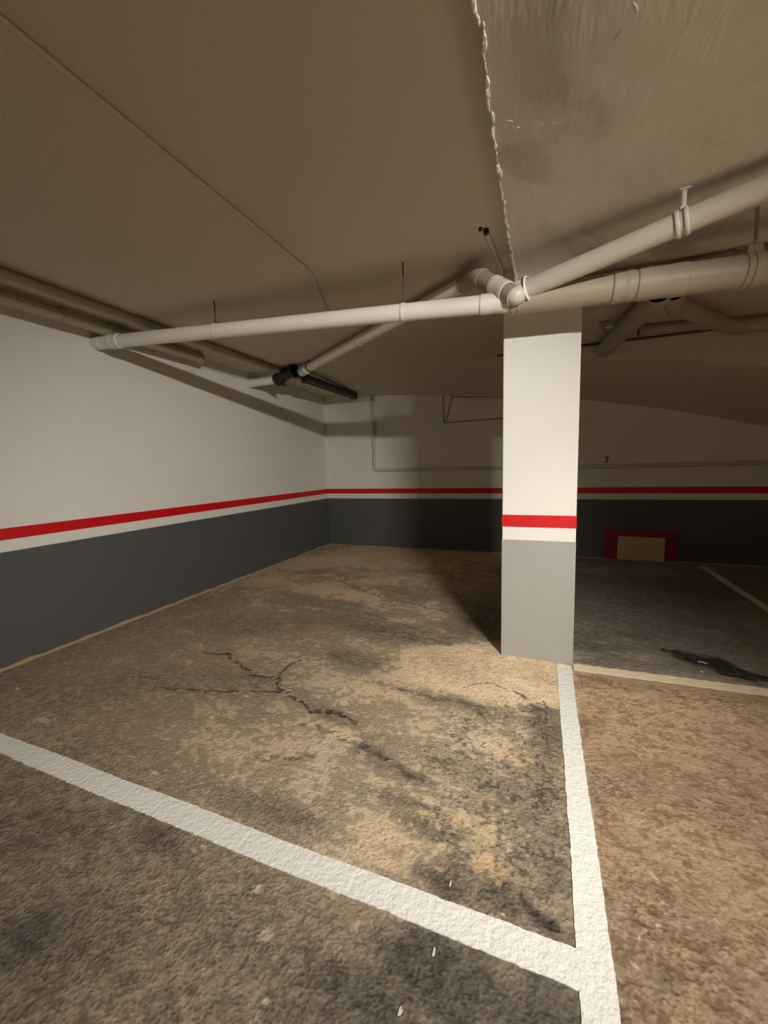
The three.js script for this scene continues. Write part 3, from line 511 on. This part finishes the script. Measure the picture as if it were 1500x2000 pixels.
// ---------------------------------------------------------------- conduits and cables
{
  const t = thing('ceiling_conduit', 'thin conduit running straight along the left ceiling with a kink at its end', 'conduit', [0, 0, 0], 'ceiling conduits');
  part('conduit', bent([V(-1.425, SLAB - 0.010, 2.5), V(-1.425, SLAB - 0.010, -2.415), V(-1.66, SLAB - 0.010, -3.05)], 0.010, 0.02, 120, 12), M.conduit, t);
  part('coupling', rod(V(-1.425, SLAB - 0.010, -2.36), V(-1.425, SLAB - 0.010, -2.41), 0.0125), M.conduit, t);
  const u = thing('ceiling_conduit', 'short conduit with dark holes at its end beside the beam edge', 'conduit', [0, 0, 0], 'ceiling conduits');
  part('conduit', rod(V(-0.308, SLAB - 0.013, -2.42), V(-0.262, SLAB - 0.013, -3.05), 0.013), M.conduit, u); part('end_plug', rod(V(-0.308, SLAB - 0.013, -2.425), V(-0.307, SLAB - 0.013, -2.40), 0.015), M.black, u);
  const p = solo('anchor_plug', rod(V(-0.336, SLAB - 0.012, -2.39), V(-0.336, SLAB + 0.01, -2.39), 0.010, 0.012, 12), M.black, 'tiny black plug in the ceiling next to the short conduit', 'plug');
  const w = thing('wall_conduit', 'painted conduit dropping down the back wall then turning right along it', 'conduit');
  part('conduit', bent([V(-2.69, 2.60, ZB + 0.025), V(-2.69, 1.345, ZB + 0.025), V(0.6, 1.322, ZB + 0.025), V(4.6, 1.33, ZB + 0.025)], 0.025, 0.06, 200, 16), M.conduit, w);
  part('end_fitting', rod(V(-2.69, 2.52, ZB + 0.025), V(-2.69, 2.57, ZB + 0.025), 0.032), M.darkConduit, w);
  for (const y of [1.8, 2.2]) part('clip', boxGeo(-2.72, -2.66, y - 0.008, y + 0.008, ZB, ZB + 0.05), M.wall, w);
  const c = thing('wall_cable', 'thin cable hanging on the back wall in a narrow loop left of the pillar', 'cable');
  const zc = ZB + 0.009;
  part('cable', bent([V(-1.486, 2.50, zc), V(-1.474, 2.07, zc), V(-0.62, 2.083, zc), V(0.2, 2.11, zc)], 0.0075, 0.02, 120, 10), M.darkConduit, c);
  part('cable', bent([V(-1.33, 2.49, zc), V(-1.44, 2.10, zc), V(-1.462, 2.075, zc)], 0.006, 0.02, 40, 10), M.darkConduit, c);
  part('cable', rod(V(-1.32, 2.458, zc), V(0.2, 2.325, zc), 0.008), M.darkConduit, c);
  const k = thing('ceiling_cable', 'dark cable stretched across the ceiling where the ramp begins behind the pillar', 'cable');
  part('cable', rod(V(-0.52, SLAB - 0.012, ZJ + 0.015), V(4.4, SLAB - 0.012, ZJ + 0.015), 0.0125), M.cable, k);
  const y = thing('slim_conduit', 'slim dark conduit beside the unlit tube light near the far left corner', 'conduit');
  part('conduit', rod(V(-3.03, SLAB - 0.03, -4.62), V(-3.03, SLAB - 0.03, -6.15), 0.014), M.darkConduit, y); part('end_box', boxGeo(-3.06, -3.0, SLAB - 0.06, SLAB, -6.24, -6.14), M.darkConduit, y);
}
// unlit twin tube batten
{
  const t = thing('tube_light', 'unlit twin tube batten light hanging near the far left ceiling corner', 'light', [-2.925, SLAB - 0.035, -5.45]);
  const body = new RoundedBoxGeometry(0.10, 0.05, 1.5, 2, 0.008); body.translate(0, -0.045, 0); part('housing', body, M.fixture, t);
  for (const x of [-0.035, 0.035]) part('tube', rod(V(x, -0.095, -0.72), V(x, -0.095, 0.72), 0.014), M.tube, t);
  for (const z of [-0.735, 0.735]) part('end_cap', boxGeo(-0.055, 0.055, -0.115, -0.018, z - 0.018, z + 0.018), M.fixture, t);
  for (const z of [-0.4, 0.4]) part('bracket', boxGeo(-0.02, 0.02, -0.025, 0, z - 0.02, z + 0.02), M.fixture, t);
}

// ---------------------------------------------------------------- things on the back wall
{
  const font = await new FontLoader().loadAsync('fonts/droid/droid_sans_bold.typeface.json');
  const g = new TextGeometry('7', { font, size: 0.085, depth: 0.004, curveSegments: 6, bevelEnabled: false }); g.computeBoundingBox(); const b = g.boundingBox; g.translate(0.838 - (b.min.x + b.max.x) / 2, 1.415 - (b.min.y + b.max.y) / 2, ZB);
  solo('bay_number', g, matStd([0.03, 0.022, 0.018], 0.6), 'small black number 7 on the wall above the conduit', 'number');
  const f = thing('red_surround', 'red painted surround darkened for shade around the low opening on the back wall', 'frame', [1.288, 0, ZB]);
  const zf = [0.002, 0.008];
  const shadedRed = matStd([0.26, 0.006, 0.008], 0.6);  // red darkened to stand for the shade on this wall
  part('top_band', boxGeo(-0.44, 0.435, 0.325, 0.432, ...zf), shadedRed, f); part('side_band', boxGeo(-0.44, -0.275, 0, 0.325, ...zf), shadedRed, f); part('side_band', boxGeo(0.285, 0.435, 0, 0.325, ...zf), shadedRed, f);
  const s = new THREE.Shape(); s.moveTo(-0.278, 0); s.lineTo(0.284, -0.006); s.lineTo(0.286, 0.318); s.lineTo(-0.272, 0.326); s.closePath();
  const pg = new THREE.ExtrudeGeometry(s, { depth: 0.012, bevelEnabled: true, bevelSize: 0.002, bevelThickness: 0.002, bevelSegments: 1 }); pg.translate(1.288, 0.010, ZB + 0.012);
  solo('beige_panel', pg, M.beige, 'plain beige board standing on the floor inside the red surround', 'panel');
}

// ---------------------------------------------------------------- litter on the floor
function flake(pts, x, z, q, label, turn = 0) {
  const s = new THREE.Shape(pts.map(([a, b]) => new THREE.Vector2(a * q * 0.7, b * q * 0.75)));
  const g = new THREE.ExtrudeGeometry(s, { depth: 0.002, bevelEnabled: true, bevelSize: 0.0008, bevelThickness: 0.0008, bevelSegments: 1 }); g.rotateX(-Math.PI / 2); g.rotateY(turn); g.translate(x, 0.0008, -z);
  solo('paint_flake', g, M.chip, label, 'flake', 'paint flakes on the floor');
}
flake([[-0.5, -1], [0.1, -0.8], [0.5, 0.2], [0.35, 0.6], [0.0, 0.1], [-0.1, 1], [-0.5, 0.6]], -0.318, 0.826, 0.013, 'white curled paint flake on the dark floor nearest the camera');
flake([[-0.3, -1], [0.3, -0.9], [0.35, 0.9], [-0.1, 1]], -0.27, 0.98, 0.014, 'slender pale flake just below the cross line on black stain', 0.1);
flake([[-0.3, -1], [0.3, -0.8], [0.3, 1], [-0.2, 0.8]], -0.265, 1.185, 0.012, 'slender pale flake just above the cross line');
flake([[-1, 0.15], [-0.3, 0.25], [0.9, -0.3], [1, -0.1], [0.1, 0.5], [-0.9, 0.5]], 1.05, 3.235, 0.035, 'pale flake lying in the black oil stain at the right');
flake([[-1, -0.3], [0.6, -0.5], [1, 0.3], [-0.4, 0.6]], 1.0, 3.09, 0.014, 'small pale flake between the oil stain and the cream strip');

// ---------------------------------------------------------------- the lamp that lights the bay: a row of three hooded spots under the slab, to the right behind the camera
{
  const [px, py, pz] = LIGHT.pos, aim = V(...LIGHT.aim);
  const t = thing('spot_rail', 'row of nine small white spot lamps on a rail under the ceiling', 'light', [px, SLAB, pz]);
  const lm = matStd([0.8, 0.8, 0.8], 0.4); lm.emissive.setRGB(...LIGHT.color); lm.emissiveIntensity = 3;
  part('rail', boxGeo(-0.38, 0.38, -0.015, 0, 0.02, 0.06), M.fixture, t);
  for (let n = 0; n < LIGHT.count; n++) {
    const dx = (n - (LIGHT.count - 1) / 2) * LIGHT.spread, p = V(px + dx, py, pz), dir = aim.clone().sub(V(px, py, pz)).normalize(), o = V(dx, py - SLAB, 0);
    part('spot_head', rod(o.clone().addScaledVector(dir, -0.07), o.clone().addScaledVector(dir, -0.015), 0.02, 0.027), M.fixture, t);
    part('lens', rod(o.clone().addScaledVector(dir, -0.014), o.clone().addScaledVector(dir, -0.006), 0.024, 0.024), lm, t);
    const l = new THREE.SpotLight(0xffffff, LIGHT.intensity / LIGHT.count, 0, LIGHT.half, LIGHT.penumbra, 2); l.color.setRGB(...LIGHT.color); l.position.copy(p); l.target.position.copy(aim).add(V(dx, 0, 0)); l.castShadow = true; l.shadow.radius = 1; l.shadow.mapSize.set(1024, 1024); l.shadow.bias = -0.0005; l.name = 'spot_light';
    scene.add(l); scene.add(l.target);
  }
}
for (const [pos, to, cd, half, pen, label] of [[LIGHT.pos2, LIGHT.aim2, LIGHT.intensity2, LIGHT.half2, LIGHT.penumbra2, 'added unseen fill lamp hanging from the ceiling beside the beam'], [LIGHT.pos3, LIGHT.aim3, LIGHT.intensity3, LIGHT.half3, LIGHT.penumbra3, 'added unseen lamp pointing straight down so the floor bounces light upward']]) {  // two unseen lamps added to fill the right floor and bounce light upward
  const p = V(...pos), aim = V(...to), dir = aim.clone().sub(p).normalize();
  const t = thing('added_fill_lamp', label, 'light', [p.x, SLAB, p.z], 'added fill lamps out of view'), o = V(0, p.y - SLAB, 0);
  part('stem', rod(V(0, 0, 0), o.clone().addScaledVector(dir, -0.06), 0.008), M.fixture, t); part('spot_head', rod(o.clone().addScaledVector(dir, -0.09), o.clone().addScaledVector(dir, -0.015), 0.03, 0.038), M.fixture, t);
  const lm = matStd([0.8, 0.8, 0.8], 0.4); lm.emissive.setRGB(...LIGHT.color); lm.emissiveIntensity = 3; part('lens', rod(o.clone().addScaledVector(dir, -0.014), o.clone().addScaledVector(dir, -0.006), 0.034, 0.034), lm, t);
  const l = new THREE.SpotLight(0xffffff, cd, 0, half, pen, 2); l.color.setRGB(...LIGHT.color); l.position.copy(p); l.target.position.copy(aim); l.castShadow = true; l.shadow.radius = 3; l.shadow.mapSize.set(2048, 2048); l.shadow.bias = -0.0005; l.name = 'added_fill_light';
  scene.add(l); scene.add(l.target);
}
renderer.render(scene, camera);
